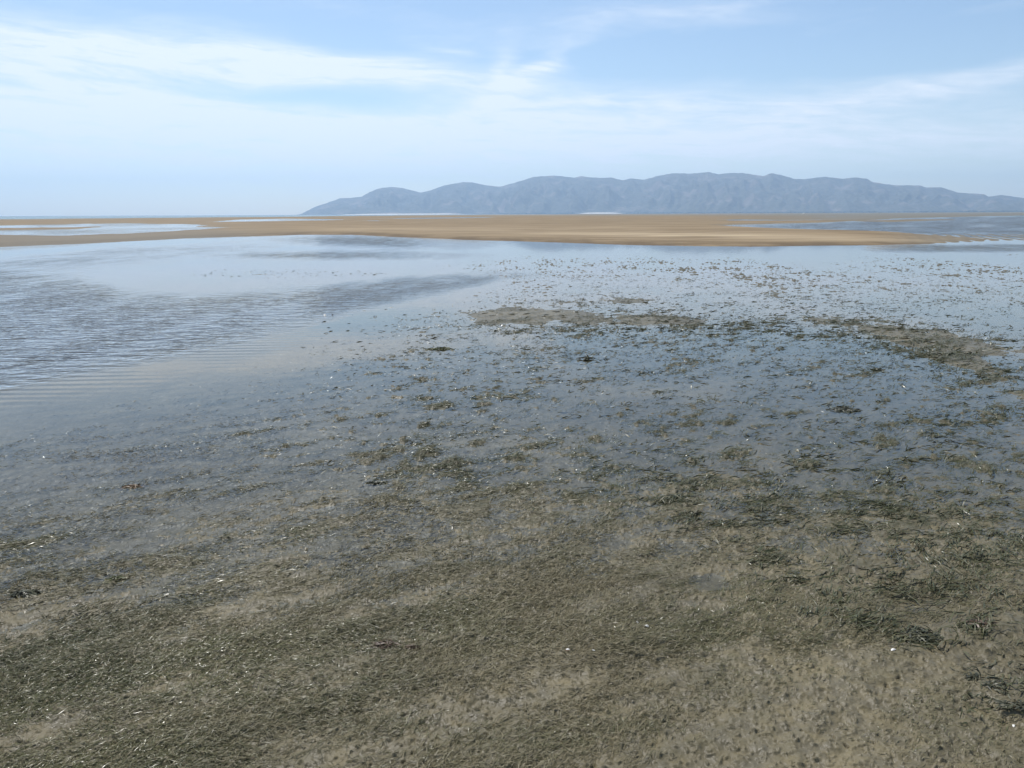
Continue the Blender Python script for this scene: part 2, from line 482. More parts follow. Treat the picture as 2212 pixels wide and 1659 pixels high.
# ------------------------------------------------------------------ shallow water, one level sheet
waz = np.concatenate([np.linspace(-FAN, FAN, 420), az_out])
wd = np.concatenate([[.02], EYE/np.tan(np.concatenate([np.linspace(R(80), R(46), 6), np.linspace(R(45), R(.26), 420)]))])
wxx, wyy, wq = polar(wd, waz)
wpx, wpy = survey(wxx, wyy)
c1 = ss(-25, 34, sd(wpx, wpy, CHAN, 2.0)); c2 = ss(-40, 60, sd(wpx, wpy, CHAN2, 2.0))
gust = fbm(wxx*.25, wyy*.06, 101, 3)
wr = ss(1500, 1800, wpx)*ss(520, 512, wpy)*ss(6, 20, sd(wpx, wpy, POOLS[4], 7.0))
ripple = 1.0*c1*np.clip(.95+.7*gust, .55, 1.25) + .45*c2*np.clip(.3+2.2*gust, 0, 1) + wr*np.clip(1.0+1.2*gust, .1, 1.3)
ripple = np.maximum(ripple, ss(1850, 2000, wpx)*ss(528, 531, wpy)*ss(547, 538, wpy))
for (ex, ey, erx, ery, ro, am) in ((770, 520, 150, 9, 1, 1.2), (850, 527, 80, 5, 2, 1.0), (680, 552, 180, 7, 0, 1.1), (120, 566, 220, 8, -3, .7), (300, 543, 300, 5, -3, .5), (820, 630, 170, 12, -8, .9), (960, 607, 130, 6, -4, .85)):
    ripple = np.maximum(ripple, am*ell(wpx + 60*gust, wpy + 3*gust, ex, ey, erx, ery, ro))
lp = np.full_like(wpx, -1e3)
for p in POOLS[:2]:
    lp = np.maximum(lp, sd(wpx, wpy, p, 7.0))
ripple = np.maximum(ripple, ss(-10, 10, lp)*np.clip(.45+2.2*fbm(wxx*.05, wyy*.10, 107, 3), .12, 1))
ripple = ripple*ss(-2, 60, wpx*0+60)
train = ss(-130, -10, sd(wpx, wpy, CHAN, 2.0))*ss(90, 0, sd(wpx, wpy, CHAN, 2.0))*ss(900, 500, wpx)*ss(690, 740, wpy)*np.clip(.6+1.2*fbm(wxx*.5, wyy*.7, 105, 2), 0, 1)
murk = np.clip(.42*ss(0, 140, sd(wpx, wpy, CHAN, 2.0)) + .25*c2 + .5*wr, 0, .6)
water = mesh_obj('water', np.stack([wxx, wyy, np.zeros_like(wxx)], -1), wq, mat_water())
tag(water, 'still shallow tide water over mud, wind rippled at the left', 'water', kind='structure')
attr(water, 'ripple', np.clip(ripple, 0, 1.3)); attr(water, 'train', train); attr(water, 'murk', murk)

# the open sea beyond the banks
sx, sy, sq = polar(np.geomspace(355, 12600, 40), np.linspace(R(-75), R(75), 90))
sea = mesh_obj('sea', np.stack([sx, sy, np.full_like(sx, -.012)], -1), sq, mat_sea())
tag(sea, 'thin strip of blue green open sea along the horizon', 'sea', kind='structure')

# ------------------------------------------------------------------ hills
RIDGE = [(560, 470), (640, 465), (650, 462), (660, 457), (680, 447), (700, 440), (735, 428), (757, 427), (780, 425), (800, 414), (820, 406), (845, 403.5), (865, 405), (890, 411), (908, 416), (930, 411), (960, 400), (1000, 393), (1020, 394), (1050, 400), (1080, 403), (1106, 396), (1130, 389), (1156, 381), (1201, 379), (1241, 384), (1256, 380), (1278, 383), (1301, 384), (1320, 383), (1346, 389.5), (1361, 385), (1391, 388), (1420, 380), (1451, 374), (1490, 374.5), (1531, 371.5), (1551, 376), (1576, 373.5), (1606, 373.5), (1648, 380), (1666, 374), (1681, 376), (1716, 386), (1736, 387), (1781, 381.5), (1821, 386), (1846, 383), (1871, 385), (1886, 393.5), (1936, 400), (1986, 400), (2001, 405), (2031, 404), (2071, 416), (2126, 419), (2136, 425), (2161, 420.5), (2212, 427.5), (2300, 431), (2420, 440), (2560, 452), (2640, 461)]
rid = []
for (px, py) in RIDGE:
    d = RM @ np.array([(px-1106)/FPX, -(py-829.5)/FPX, -1.0])
    rid.append((math.atan2(d[0], d[1]), d[2]/math.hypot(d[0], d[1])))
rid = np.array(rid)
haz = np.linspace(rid[0, 0], rid[-1, 0], 700)
tt = np.concatenate([np.linspace(0, 1, 90), np.linspace(1.03, 1.5, 14)])
A, T = np.meshgrid(haz, tt)
El = np.interp(A, rid[:, 0], np.maximum(rid[:, 1], 0))
r_sh = 8300 + 500*fbm(A*9, A*0, 200, 3)
r_rg = 10300 + 300*fbm(A*14, A*0+3, 201, 3)
Rr = r_sh + (r_rg-r_sh)*T
Hr = El*r_rg
hx, hy = Rr*np.sin(A), Rr*np.cos(A)
rg = 1-np.abs(fbm(hx*.0016, hy*.0011, 203, 4))*2.2
spur = 1-np.abs(fbm(A*34+.35*T, T*1.2, 205, 3))*2.4
body = np.clip(T, 0, 1)**1.12
Hh = Hr*body*(1-(1-np.clip(T, 0, 1))*(.62-.38*np.clip(spur, -.5, 1)-.2*rg))
Hh = Hh + Hr*.13*np.sin(np.clip(T, 0, 1)*np.pi)*fbm(hx*.004, hy*.003, 207, 4)*1.6
rdg = 1-np.abs(fbm(A*26+.25*T+.6*fbm(A*9, T*1.5, 214, 2), T*.5, 212, 3))*3.0
Hh = Hh + Hr*.30*np.sin(np.pi*np.clip(T, 0, 1)**.8)*np.clip(rdg, -.6, 1)*.7
Hh = Hh + np.minimum(Hr, 160)*.05*fbm(hx*.02, hy*.02, 209, 3)*np.clip(T*4, 0, 1)
back = np.clip((T-1)/.5, 0, 1)
Hh = np.where(T > 1, Hr*(1-back)**1.2, Hh) - 1.0*(T <= 0) - 3*(T > 1.45)
# the skyline is the ridge: nothing in front rises past it
Hh = np.minimum(Hh, EYE + Rr*np.maximum(El, .0001))
nr, nc = A.shape
ii = np.arange(nr*nc).reshape(nr, nc)
hq = np.stack([ii[:-1, :-1], ii[:-1, 1:], ii[1:, 1:], ii[1:, :-1]], -1).reshape(-1, 4)
hills = mesh_obj('hills', np.stack([hx.ravel(), hy.ravel(), Hh.ravel()], -1), hq, mat_hills())
tag(hills, 'long range of scrubby hills across the bay, blue with haze', 'hills', kind='structure')


def shore_r(a):
    return 8300 + 500*fbm(np.array([a*9]), np.array([0.0]), 200, 3)[0]


def strip(name, pa, pb, label, mat, depth, rise, out):
    a0 = math.atan2(*(at(pa, 520)[:2])); a1 = math.atan2(*(at(pb, 520)[:2]))
    v, f = [], []
    n = 60
    for i in range(n+1):
        a = a0+(a1-a0)*i/n
        e = min(1, 4*min(i, n-i)/n+.05)
        for j, (dr, h) in enumerate(((-out-depth*e, -.6), (-out-depth*.55*e, rise*.45*e), (-out, rise*e), (-out+40, rise*.7*e))):
            r = shore_r(a)+dr
            v.append((r*math.sin(a), r*math.cos(a), h))
    for i in range(n):
        for j in range(3):
            k = i*4+j
            f.append((k, k+4, k+5, k+1))
    o = mesh_obj(name, v, f, mat)
    return tag(o, label, 'beach', kind='structure')


beach_m = mat_plain('pale_beach_sand', (.72, .64, .52), .9, .08, .02)
strip('beach', 730, 1028, 'long white beach at the foot of the left headland', beach_m, 120, 8, 40)
strip('beach', 1248, 1344, 'short white beach under the middle of the hills', beach_m, 120, 11, 120)

# a belt of mangroves along the foot of the hills: far off, one mass
def crowns(n, a_lo, a_hi):
    t_ = (1+5**.5)/2
    ico = np.array([(-1, t_, 0), (1, t_, 0), (-1, -t_, 0), (1, -t_, 0), (0, -1, t_), (0, 1, t_), (0, -1, -t_), (0, 1, -t_), (t_, 0, -1), (t_, 0, 1), (-t_, 0, -1), (-t_, 0, 1)])/1.9
    fa = np.array([(0, 11, 5), (0, 5, 1), (0, 1, 7), (0, 7, 10), (0, 10, 11), (1, 5, 9), (5, 11, 4), (11, 10, 2), (10, 7, 6), (7, 1, 8), (3, 9, 4), (3, 4, 2), (3, 2, 6), (3, 6, 8), (3, 8, 9), (4, 9, 5), (2, 4, 11), (6, 2, 10), (8, 6, 7), (9, 8, 1)])
    a = rng.uniform(a_lo, a_hi, n)
    r = 8300 + 500*fbm(a*9, a*0, 200, 3) - rng.uniform(20, 260, n)
    hgt = 1.35*np.clip(4.0+2.2*rng.standard_normal(n)+3*fbm(a*60, a*0, 210, 3), 1.5, 9)*ss(R(-6), R(4), a)
    g0, g1 = (math.atan2(*(at(q, 520)[:2])) for q in (1240, 1352))
    hgt = np.where((a > g0) & (a < g1), .4, hgt)
    wdt = rng.uniform(8, 20, n)
    V = ico[None]*np.stack([wdt, wdt, hgt], -1)[:, None]*rng.uniform(.75, 1.25, (n, 12, 1))
    V = V + np.stack([r*np.sin(a), r*np.cos(a), hgt*.6], -1)[:, None]
    F = fa[None]+12*np.arange(n)[:, None, None]
    return V.reshape(-1, 3), F.reshape(-1, 3)


v, f = crowns(5200, R(-7), R(44))
mang = mesh_obj('mangrove_forest', v, f, mat_plain('mangrove_leaves', (.035, .050, .034), .8, .4, .05))
tag(mang, 'low dark green belt of trees along the foot of the hills', 'forest', kind='stuff')


# ------------------------------------------------------------------ seagrass
def blades(n, dmin, dmax, lmin, lmax, wid, hmax, thin=1.0, density=None, tone=None):
    a = rng.uniform(-R(41), R(41), n)
    d = np.sqrt(rng.uniform(dmin**2, dmax**2, n))
    x, y = d*np.sin(a), d*np.cos(a)
    den, px, py = (density or seagrass_density)(x, y)
    keep = rng.random(n) < den*thin
    x, y, px, py, d = x[keep], y[keep], px[keep], py[keep], d[keep]
    n = len(x)
    z = terrain(x, y)[0]
    L = rng.uniform(lmin, lmax, n)
    thin = thin if np.isscalar(thin) else 1
    short = ss(1350, 1600, px)*ss(1380, 1450, py)
    L = L*(1-.5*short)
    th = R(28) + R(26)*rng.standard_normal(n) + R(60)*fbm(x*2.3, y*2.3, 301, 2)
    th = th + (rng.random(n) < .35*ss(1250, 1500, py)+.12)*rng.uniform(-1.4, 1.4, n)
    th = th + np.pi*(rng.random(n) < .3)
    bend = rng.normal(0, .5, n)
    H = hmax*rng.random(n)**2.2
    stand = rng.random(n) < .015
    H = np.where(stand, L*.35, H)
    t = np.array([0, .35, .7, 1.0])
    ang = th[:, None] + bend[:, None]*t[None]
    step = np.diff(t)[None]*L[:, None]
    X = np.concatenate([np.zeros((n, 1)), np.cumsum(np.cos(ang[:, :-1])*step, 1)], 1) + x[:, None]
    Y = np.concatenate([np.zeros((n, 1)), np.cumsum(np.sin(ang[:, :-1])*step, 1)], 1) + y[:, None]
    prof = np.array([0.0, .8, 1.0, .45])
    Z = z[:, None] + H[:, None]*prof[None] + .0015
    afloat = (z < -.004)
    prot = np.clip(ss(700, 1200, px)*ss(1150, 900, py) + .35, 0, 1)
    top = rng.uniform(-.007, .006, n) + .003*ss(880, 1050, py) - .004*(1-prot) + (.003 if tone else 0)
    lift = np.maximum(Z, (top[:, None]*np.array([0, .6, 1, 1])[None] + z[:, None]*np.array([1, .4, 0, 0])[None]))
    Z = np.where(afloat[:, None], lift, Z)
    w = wid*rng.uniform(.7, 1.3, n)
    roll = (rng.normal(0, .6, n)[:, None] + rng.normal(0, 1.1, n)[:, None]*(t[None]-.5))
    Z = Z + rng.normal(0, .04, (n, 4))*np.minimum(L, .06)[:, None]*np.array([0, 1, 1, 1])[None]
    nx, ny = -np.sin(ang), np.cos(ang)
    W = w[:, None]*np.array([.7, 1, .9, .3])[None]*.5
    V = np.empty((n, 4, 2, 3))
    for s, k in ((-1, 0), (1, 1)):
        V[:, :, k, 0] = X + s*nx*W*np.cos(roll)
        V[:, :, k, 1] = Y + s*ny*W*np.cos(roll)
        V[:, :, k, 2] = Z + s*W*np.sin(roll)
    i = 8*np.arange(n)[:, None]
    F = np.concatenate([i+np.array([[2*j, 2*j+1, 2*j+3, 2*j+2]]) for j in range(3)], 0)
    shade = np.clip(rng.normal(.45, .18, n) + .5*fbm(x*1.3, y*1.3, 305, 3), 0, 1)
    dk = np.clip(ell(px, py, 1440, 711, 330, 14)+ell(px, py, 1950, 760, 330, 60, 18)+ell(px, py, 2000, 1250, 420, 260)+ell(px, py, 1600, 950, 700, 160), 0, 1)
    siltf = np.clip(.60 + .18*ss(1150, 1350, py)*ss(600, 1100, px) - .26*ss(1100, 300, px)*ss(1200, 1420, py) - .5*dk + .9*fbm(x*.9, y*1.6, 307, 3) + rng.normal(0, .22, n) - .5*ss(620, 690, py)*ss(1120, 980, py)*ss(500, 1000, px), 0, 1)
    if tone:
        shade = np.clip(rng.normal(tone[0], .18, n), -.4, 1); siltf = np.clip(rng.normal(tone[1], .22, n), 0, 1)
    return V.reshape(-1, 3), F, np.repeat(shade, 8), np.repeat(siltf, 8)


WRACK = [(1400, 1075), (1500, 1110), (1580, 1150), (1640, 1210), (1700, 1285), (1800, 1322), (1900, 1350), (1990, 1384), (2080, 1372), (2150, 1352), (2260, 1335)]


def wrack_density(x, y):
    px, py = survey(x, y)
    best = np.full_like(px, 1e9)
    for (ax, ay), (bx_, by_) in zip(WRACK[:-1], WRACK[1:]):
        ex, ey = bx_-ax, by_-ay
        u = np.clip(((px-ax)*ex+(py-ay)*ey)/(ex*ex+ey*ey), 0, 1)
        best = np.minimum(best, np.hypot(px-ax-u*ex, (py-ay-u*ey)*1.4))
    lum = fbm(x*7, y*7, 401, 3)
    d = np.exp(-(best/38)**2)*1.2
    d = d + .75*ell(px, py, 1880, 1095, 340, 60) + .7*ell(px, py, 2090, 1180, 170, 90) + .6*ell(px, py, 1980, 1270, 260, 55) + .5*ell(px, py, 1650, 1010, 420, 55)
    d = d + .45*ell(px, py, 2110, 1520, 130, 60)*ss(2050, 2120, px) + .3*ell(px, py, 2180, 1460, 60, 60)
    d = d + .7*ell(px, py, 1440, 711, 260, 11) + .6*ell(px, py, 1800, 728, 330, 18, 8) + .5*ell(px, py, 2080, 805, 220, 60, 22) + .3*ell(px, py, 1700, 800, 600, 90) + .45*ell(px, py, 2050, 930, 260, 60)
    d = d + .10*ss(640, 700, py)*ss(1150, 1000, py)*ss(500, 1000, px)
    d = np.where(d < .03, 0, d)
    return d*np.clip(.25+2.0*lum+.8*fbm(x*2.4, y*3.5, 402, 2), 0, 1.5), px, py



parts = [blades(250000, 1.2, 3.2, .018, .050, .0016, .007),
         blades(300000, 3.2, 6.5, .022, .060, .0023, .008, .95),
         blades(260000, 6.5, 12.0, .030, .075, .0042, .011, .8),
         blades(190000, 12.0, 22.0, .05, .11, .0075, .016, .75),
         blades(420000, 22.0, 40.0, .05, .11, .008, .018, 1.0),
         blades(110000, 1.4, 4.5, .04, .10, .0046, .018, .8, wrack_density, (.05, .15)),
         blades(110000, 4.5, 9.5, .05, .12, .0070, .018, .6, wrack_density, (.05, .18)),
         blades(130000, 9.5, 18.0, .06, .14, .012, .024, .7, wrack_density, (.05, .2))]
off = 0; FF = []
for p in parts:
    FF.append(p[1]+off); off += len(p[0])
grass = mesh_obj('seagrass', np.concatenate([p[0] for p in parts]), np.concatenate(FF), mat_grass())
attr(grass, 'shade', np.concatenate([p[2] for p in parts]))
attr(grass, 'silt', np.concatenate([p[3] for p in parts]))
tag(grass, 'short silted green seagrass lying over the wet mud flat', 'seagrass', kind='stuff')

# ------------------------------------------------------------------ loose weed, shells, a bird
def ground_at(px, py):
    p = at(px, py)
    z = float(terrain(np.array([p[0]]), np.array([p[1]]))[0][0])
    return p[0], p[1], z


def weed_mat(name, a, b):
    N = Nodes(name); t = N.t
    k = AT(t, 'shade')
    n = N.n('BsdfPrincipled', {'Base Color': MIX(t, k, a, b), 'Roughness': .45, 'IOR': 1.36})
    t.links.new(n.outputs[0], N.out.inputs[0])
    return N.m


W_DARK = weed_mat('dark_weed', (.026, .028, .016), (.085, .084, .046))
W_RED = weed_mat('red_brown_weed', (.055, .034, .020), (.120, .080, .050))
W_TAN = weed_mat('tan_weed', (.110, .070, .036), (.210, .140, .075))
W_OLIVE = weed_mat('olive_weed', (.055, .060, .020), (.150, .150, .060))


def weed(px, py, rx, ry, h, n, lmin, lmax, w, mat, label, loop=False):
    """a tangle of strap leaves heaped round its own centre"""
    gx, gy, gz = ground_at(px, py)
    gz = max(gz, -.004)
    n = int(n)
    r = np.sqrt(rng.random(n)); a = rng.uniform(0, 2*np.pi, n)
    x0, y0 = rx*r*np.cos(a), ry*r*np.sin(a)
    L = rng.uniform(lmin, lmax, n)
    th = rng.normal(0, .7, n) + np.pi*(rng.random(n) < .5)
    bend = rng.normal(0, 1.3, n)
    top = h*(1-r**2)*rng.uniform(.3, 1.0, n) + .002
    m = 6
    tt_ = np.linspace(0, 1, m)
    ang = th[:, None]+bend[:, None]*tt_[None]
    st = L[:, None]/(m-1)
    X = np.concatenate([np.zeros((n, 1)), np.cumsum(np.cos(ang[:, :-1])*st, 1)], 1) - (np.cos(th)*L*.5)[:, None] + x0[:, None]
    Y = np.concatenate([np.zeros((n, 1)), np.cumsum(np.sin(ang[:, :-1])*st, 1)], 1) - (np.sin(th)*L*.5)[:, None] + y0[:, None]
    Z = top[:, None]*np.sin(np.pi*np.clip(tt_, .03, .97))[None]**.7
    if loop:                                   # one leaf arched clear of the mud
        q = np.linspace(0, np.pi, m)
        X[0] = .022*np.cos(q); Y[0] = .006*q-.01; Z[0] = .042*np.sin(q)
        X[1] = X[0]*.8+.012; Y[1] = Y[0]+.01; Z[1] = Z[0]*.6
    roll = rng.normal(0, .6, n)
    ww = (w*rng.uniform(.6, 1.3, n))[:, None]*np.array([.4, 1, 1, 1, .9, .3])[None]*.5
    V = np.empty((n, m, 2, 3))
    for sgn, kk in ((-1, 0), (1, 1)):
        V[:, :, kk, 0] = X - sgn*np.sin(ang)*ww*np.cos(roll)[:, None]
        V[:, :, kk, 1] = Y + sgn*np.cos(ang)*ww*np.cos(roll)[:, None]
        V[:, :, kk, 2] = np.maximum(Z + sgn*ww*np.sin(roll)[:, None], -.002)
    i = 2*m*np.arange(n)[:, None]
    F = np.concatenate([i+np.array([[2*j, 2*j+1, 2*j+3, 2*j+2]]) for j in range(m-1)], 0)
    o = mesh_obj('seaweed_clump', V.reshape(-1, 3), F, mat, loc=(gx, gy, gz))
    attr(o, 'shade', np.repeat(rng.random(n), 2*m))
    return tag(o, label, 'seaweed', 'loose clumps of weed lying on the flat')


weed(1985, 1384, .085, .060, .015, 110, .03, .09, .006, W_DARK, 'largest dark green weed heap, stretched just behind the white broken shell')
weed(2125, 1362, .065, .035, .014, 60, .03, .07, .006, W_RED, 'straggling brown and dark weed tangle near the right edge beside shallow water')
weed(2098, 1478, .030, .018, .010, 26, .02, .05, .005, W_DARK, 'small dark weed with one leaf standing up in a loop on bare mud', loop=True)
weed(2152, 1503, .038, .050, .012, 44, .02, .05, .005, W_DARK, 'dark wad of weed on the left flank of the pale mud mound', )
weed(2196, 1545, .060, .022, .012, 50, .03, .07, .005, W_DARK, 'dark weed curled round the near foot of the pale mud mound')
weed(2178, 1450, .110, .085, .006, 16, .05, .11, .005, W_DARK, 'thin scatter of long single dark leaves on bare mud at the right edge')
weed(1267, 776, .075, .03, .03, 40, .05, .11, .011, W_DARK, 'dark hooked weed standing alone out of the blue water in mid picture', loop=True)
weed(1822, 886, .13, .09, .018, 110, .05, .12, .008, W_DARK, 'dark weed clump awash in the blue water in the right middle')
weed(1895, 799, .05, .04, .026, 40, .04, .08, .010, W_DARK, 'small dark weed lump standing alone in water below the right mud bar')
weed(830, 1396, .050, .026, .010, 60, .02, .05, .004, W_RED, 'reddish brown weed patch in the silted grass, left of its darker neighbour')
weed(894, 1402, .030, .016, .010, 50, .02, .04, .004, W_RED, 'compact dark maroon weed wad in the silted grass')
weed(286, 1051, .060, .032, .014, 60, .03, .07, .006, W_TAN, 'orange tan weed clump floating alone among submerged grass at left')
weed(58, 1284, .060, .026, .022, 60, .03, .07, .006, W_DARK, 'dark lumpy weed clump close to the left edge')
weed(814, 1043, .075, .026, .014, 70, .03, .08, .006, W_DARK, 'flat dark weed clump half awash left of centre')
weed(250, 1252, .045, .022, .018, 50, .03, .06, .005, W_OLIVE, 'olive yellow weed tuft raised above the grass at left')
weed(950, 754, .16, .08, .03, 90, .06, .14, .010, W_OLIVE, 'brightest green weed clump in the water below the bare mud patch')


def shell(px, py, size, label, mat, kind='fan', rot=0.0, tilt=.25):
    """a small ribbed half shell, lying hollow side down or tipped on edge"""
    gx, gy, gz = ground_at(px, py)
    gz = max(gz, -.001)
    V, F = [], []
    if kind == 'fan':
        nu, nv = 25, 9
        for side in (0, 1):
            for i in range(nu):
                a = -1.25+2.5*i/(nu-1)
                for j in range(nv):
                    r = j/(nv-1)
                    rib = 1+.035*math.cos(i*math.pi)*r
                    x, y = math.sin(a)*r*rib, math.cos(a)*r*rib*.92
                    z = .46*math.sin(math.pi*min(1, r*.86+.10))*(1-.35*abs(a)/1.25) - (.06 if side else 0)
                    V.append((x*size*.5, (y-.45)*size*.5, z*size*.5))
        o_ = nu*nv
        for i in range(nu-1):
            for j in range(nv-1):
                a = i*nv+j
                F.append((a, a+nv, a+nv+1, a+1)); F.append((o_+a, o_+a+1, o_+a+nv+1, o_+a+nv))
            a = i*nv+nv-1
            F.append((a, a+nv, o_+a+nv, o_+a))
    else:                                      # a coiled snail shell with its mouth open
        nt, nc = 64, 12
        for i in range(nt):
            q = i/(nt-1); a = q*2*math.pi*3.2
            rr = .06+.44*q; tube = .05+.30*q
            cx, cy, cz = rr*.62*math.cos(a), rr*.62*math.sin(a), .62*(1-q)+.28
            for j in range(nc):
                b = 2*math.pi*j/nc
                V.append(((cx+tube*math.cos(b)*math.cos(a))*size, (cy+tube*math.cos(b)*math.sin(a))*size, (cz+tube*math.sin(b)*.9)*size*.8))
        for i in range(nt-1):
            for j in range(nc):
                F.append((i*nc+j, i*nc+(j+1) % nc, (i+1)*nc+(j+1) % nc, (i+1)*nc+j))
        for j in range(2, nc-1, 1):
            F.append((0, j-1, j, j))
        F = [f for f in F if len(set(f)) == 4]
    o = mesh_obj('shell', V, F, mat, loc=(gx, gy, gz+.001))
    o.rotation_euler = (tilt, 0, rot)
    return tag(o, label, 'shell', 'small shells scattered over the mud')


SH = mat_plain('white_shell', (.74, .72, .66), .35, .10, 300)
SH_P = mat_plain('pale_shell', (.52, .50, .44), .4, .15, 300)
PEBBLE = mat_plain('black_pebble', (.018, .017, .018), .3, .3, 300)
N = Nodes('orange_white_shell'); t = N.t
oc = N.n('SeparateXYZ', {0: N.n('TexCoord').outputs['Object']})
bs = N.n('BsdfPrincipled', {'Base Color': MIX(t, RAMP(t, oc.outputs[1], -.003, .002), (.62, .24, .05), (.80, .76, .68)), 'Roughness': .35})
t.links.new(bs.outputs[0], N.out.inputs[0]); SH_O = N.m
shell(1928, 1415, .026, 'broken white half shell in front of the largest weed heap', SH, rot=.4)
shell(1226, 1415, .021, 'orange and white shell standing on edge on bare mud', SH_O, rot=.1, tilt=1.15)
shell(1377, 1345, .019, 'bright white sliver of shell at the far rim of the grey scrape', SH, rot=1.2, tilt=.5)
shell(1394, 1336, .013, 'tiny pale shell just beyond the bright white sliver', SH_P, rot=.2)
shell(1397, 1357, .015, 'pale coiled snail shell with a dark mouth beside the grey scrape', SH_P, 'coil', rot=2.0)
shell(1273, 1401, .017, 'black pebble on bare mud, up and to the right of the orange shell', PEBBLE, rot=.7)  # a dark pebble, built with the half shell mesh
shell(1282, 1414, .015, 'cream coloured shell on bare mud just below the black pebble', SH_P, rot=-.5)
shell(2188, 1577, .019, 'pale shell on bare mud near the lower right edge', SH, rot=.9)

bx, by, bz = ground_at(1736, 464.9)
bird = bpy.data.objects.new('white_bird', None); col.objects.link(bird)
bird.location = (bx, by, max(bz, -.05))
bird.scale = (1.7, 1.7, 1.7)
tag(bird, 'tiny white wading bird standing far out on the mud', 'bird')
FEATH = mat_plain('white_feathers', (.88, .88, .86), .7, .03, 20)
ft = FEATH.node_tree
fo = next(n for n in ft.nodes if n.type == 'OUTPUT_MATERIAL'); fp = next(n for n in ft.nodes if n.type == 'BSDF_PRINCIPLED')
fx = mk(ft, 'MixShader', {0: .45, 1: fp.outputs[0], 2: mk(ft, 'BsdfTranslucent', {'Color': (.95, .95, .93, 1)}).outputs[0]})   # thin feathers let the sun through
ft.links.new(fx.outputs[0], fo.inputs[0])
DARKLEG = mat_plain('dark_leg', (.03, .03, .028), .5, .2, 30)
YEL = mat_plain('yellow_bill', (.55, .33, .05), .4, .1, 30)


def tube_chain(name, pts, rad, mat, parent, seg=12):
    """one continuous skin swept along a bent line"""
    P = [Vector(p) for p in pts]
    V, F = [], []
    for i, p in enumerate(P):
        d = (P[min(i+1, len(P)-1)]-P[max(i-1, 0)]).normalized()
        u = d.cross(Vector((0, 1, 0.01))).normalized(); v = d.cross(u)
        for j in range(seg):
            b = 2*math.pi*j/seg
            V.append(p+u*math.cos(b)*rad[i]+v*math.sin(b)*rad[i])
    for i in range(len(P)-1):
        for j in range(seg):
            F.append((i*seg+j, i*seg+(j+1) % seg, (i+1)*seg+(j+1) % seg, (i+1)*seg+j))
    return mesh_obj(name, [tuple(v) for v in V], F, mat, parent=parent)


tube_chain('body', [(-.52, 0, .40), (-.40, 0, .46), (-.25, 0, .53), (-.08, 0, .59), (.06, 0, .63), (.14, 0, .68), (.17, 0, .75), (.14, 0, .83), (.12, 0, .90), (.15, 0, .96), (.20, 0, .985), (.245, 0, .98)],
           [.012, .055, .115, .135, .115, .070, .042, .030, .028, .034, .034, .012], FEATH, bird)
tube_chain('bill', [(.24, 0, .98), (.30, 0, .972), (.36, 0, .962)], [.013, .009, .002], YEL, bird, 8)
for sy in (-.05, .05):
    tube_chain('leg', [(-.06, sy, .50), (-.02, sy, .30), (-.05, sy, .27), (-.03, sy, .02), (.06, sy, .0)], [.020, .011, .013, .008, .008], DARKLEG, bird, 8)

# ------------------------------------------------------------------ light, sky, air
SUN_EL, SUN_AZ = 58.0, -22.0        # bearing measured from straight ahead, clockwise
sd_ = bpy.data.lights.new('sun', 'SUN')
sd_.energy = 3.6; sd_.angle = R(.53); sd_.color = (1, .965, .92)
sun = bpy.data.objects.new('sun', sd_); col.objects.link(sun)
sv = np.array([math.cos(R(SUN_EL))*math.sin(R(SUN_AZ)), math.cos(R(SUN_EL))*math.cos(R(SUN_AZ)), math.sin(R(SUN_EL))])
from mathutils import Vector
sun.rotation_euler = Vector(-sv).to_track_quat('-Z', 'Y').to_euler()
sun.location = (0, 0, 50)

world = bpy.data.worlds.new('World'); scene.world = world
world.use_nodes = True
t = world.node_tree; t.nodes.clear()
wo = t.nodes.new('ShaderNodeOutputWorld'); bg = t.nodes.new('ShaderNodeBackground')
sky = mk(t, 'TexSky', sky_type='NISHITA', sun_disc=False, sun_elevation=R(SUN_EL), sun_rotation=R(SUN_AZ), altitude=0, air_density=1.0, dust_density=0.4, ozone_density=2.0)
geo = mk(t, 'TexCoord').outputs['Generated']
sep = mk(t, 'SeparateXYZ', {0: geo})
X, Y, Z = sep.outputs
azn = M(t, 'MULTIPLY', M(t, 'ARCTAN2', X, Y), 180/math.pi)
eln = M(t, 'MULTIPLY', M(t, 'ARCSINE', Z), 180/math.pi)
# combing noise: cloud streaks drawn out sideways
cv = mk(t, 'CombineXYZ', {0: M(t, 'MULTIPLY', azn, .045), 1: M(t, 'MULTIPLY', eln, .20), 2: 0.0}).outputs[0]
wrp = mk(t, 'TexNoise', {'Vector': cv, 'Scale': 1.3, 'Detail': 3.0}).outputs['Color']
wsep = mk(t, 'SeparateXYZ', {0: wrp}).outputs
aw = M(t, 'ADD', azn, M(t, 'MULTIPLY', M(t, 'SUBTRACT', wsep[0], .5), 9.0))
ew = M(t, 'ADD', eln, M(t, 'MULTIPLY', M(t, 'SUBTRACT', wsep[1], .5), 2.6))
cv2 = mk(t, 'CombineXYZ', {0: M(t, 'MULTIPLY', aw, .06), 1: M(t, 'MULTIPLY', M(t, 'ADD', ew, M(t, 'MULTIPLY', aw, -.05)), .38), 2: 4.0}).outputs[0]
streak = NOISE(t, cv2, 1.0, 6, .6)
cv3 = mk(t, 'CombineXYZ', {0: M(t, 'MULTIPLY', aw, .22), 1: M(t, 'MULTIPLY', M(t, 'ADD', ew, M(t, 'MULTIPLY', aw, .06)), 1.5), 2: 9.0}).outputs[0]
streak2 = NOISE(t, cv3, 1.0, 9, .66)


def ae(px, py):
    d = RM @ np.array([(px-1106)/FPX, -(py-829.5)/FPX, -1.0]); d /= np.linalg.norm(d)
    return math.degrees(math.atan2(d[0], d[1])), math.degrees(math.asin(d[2]))


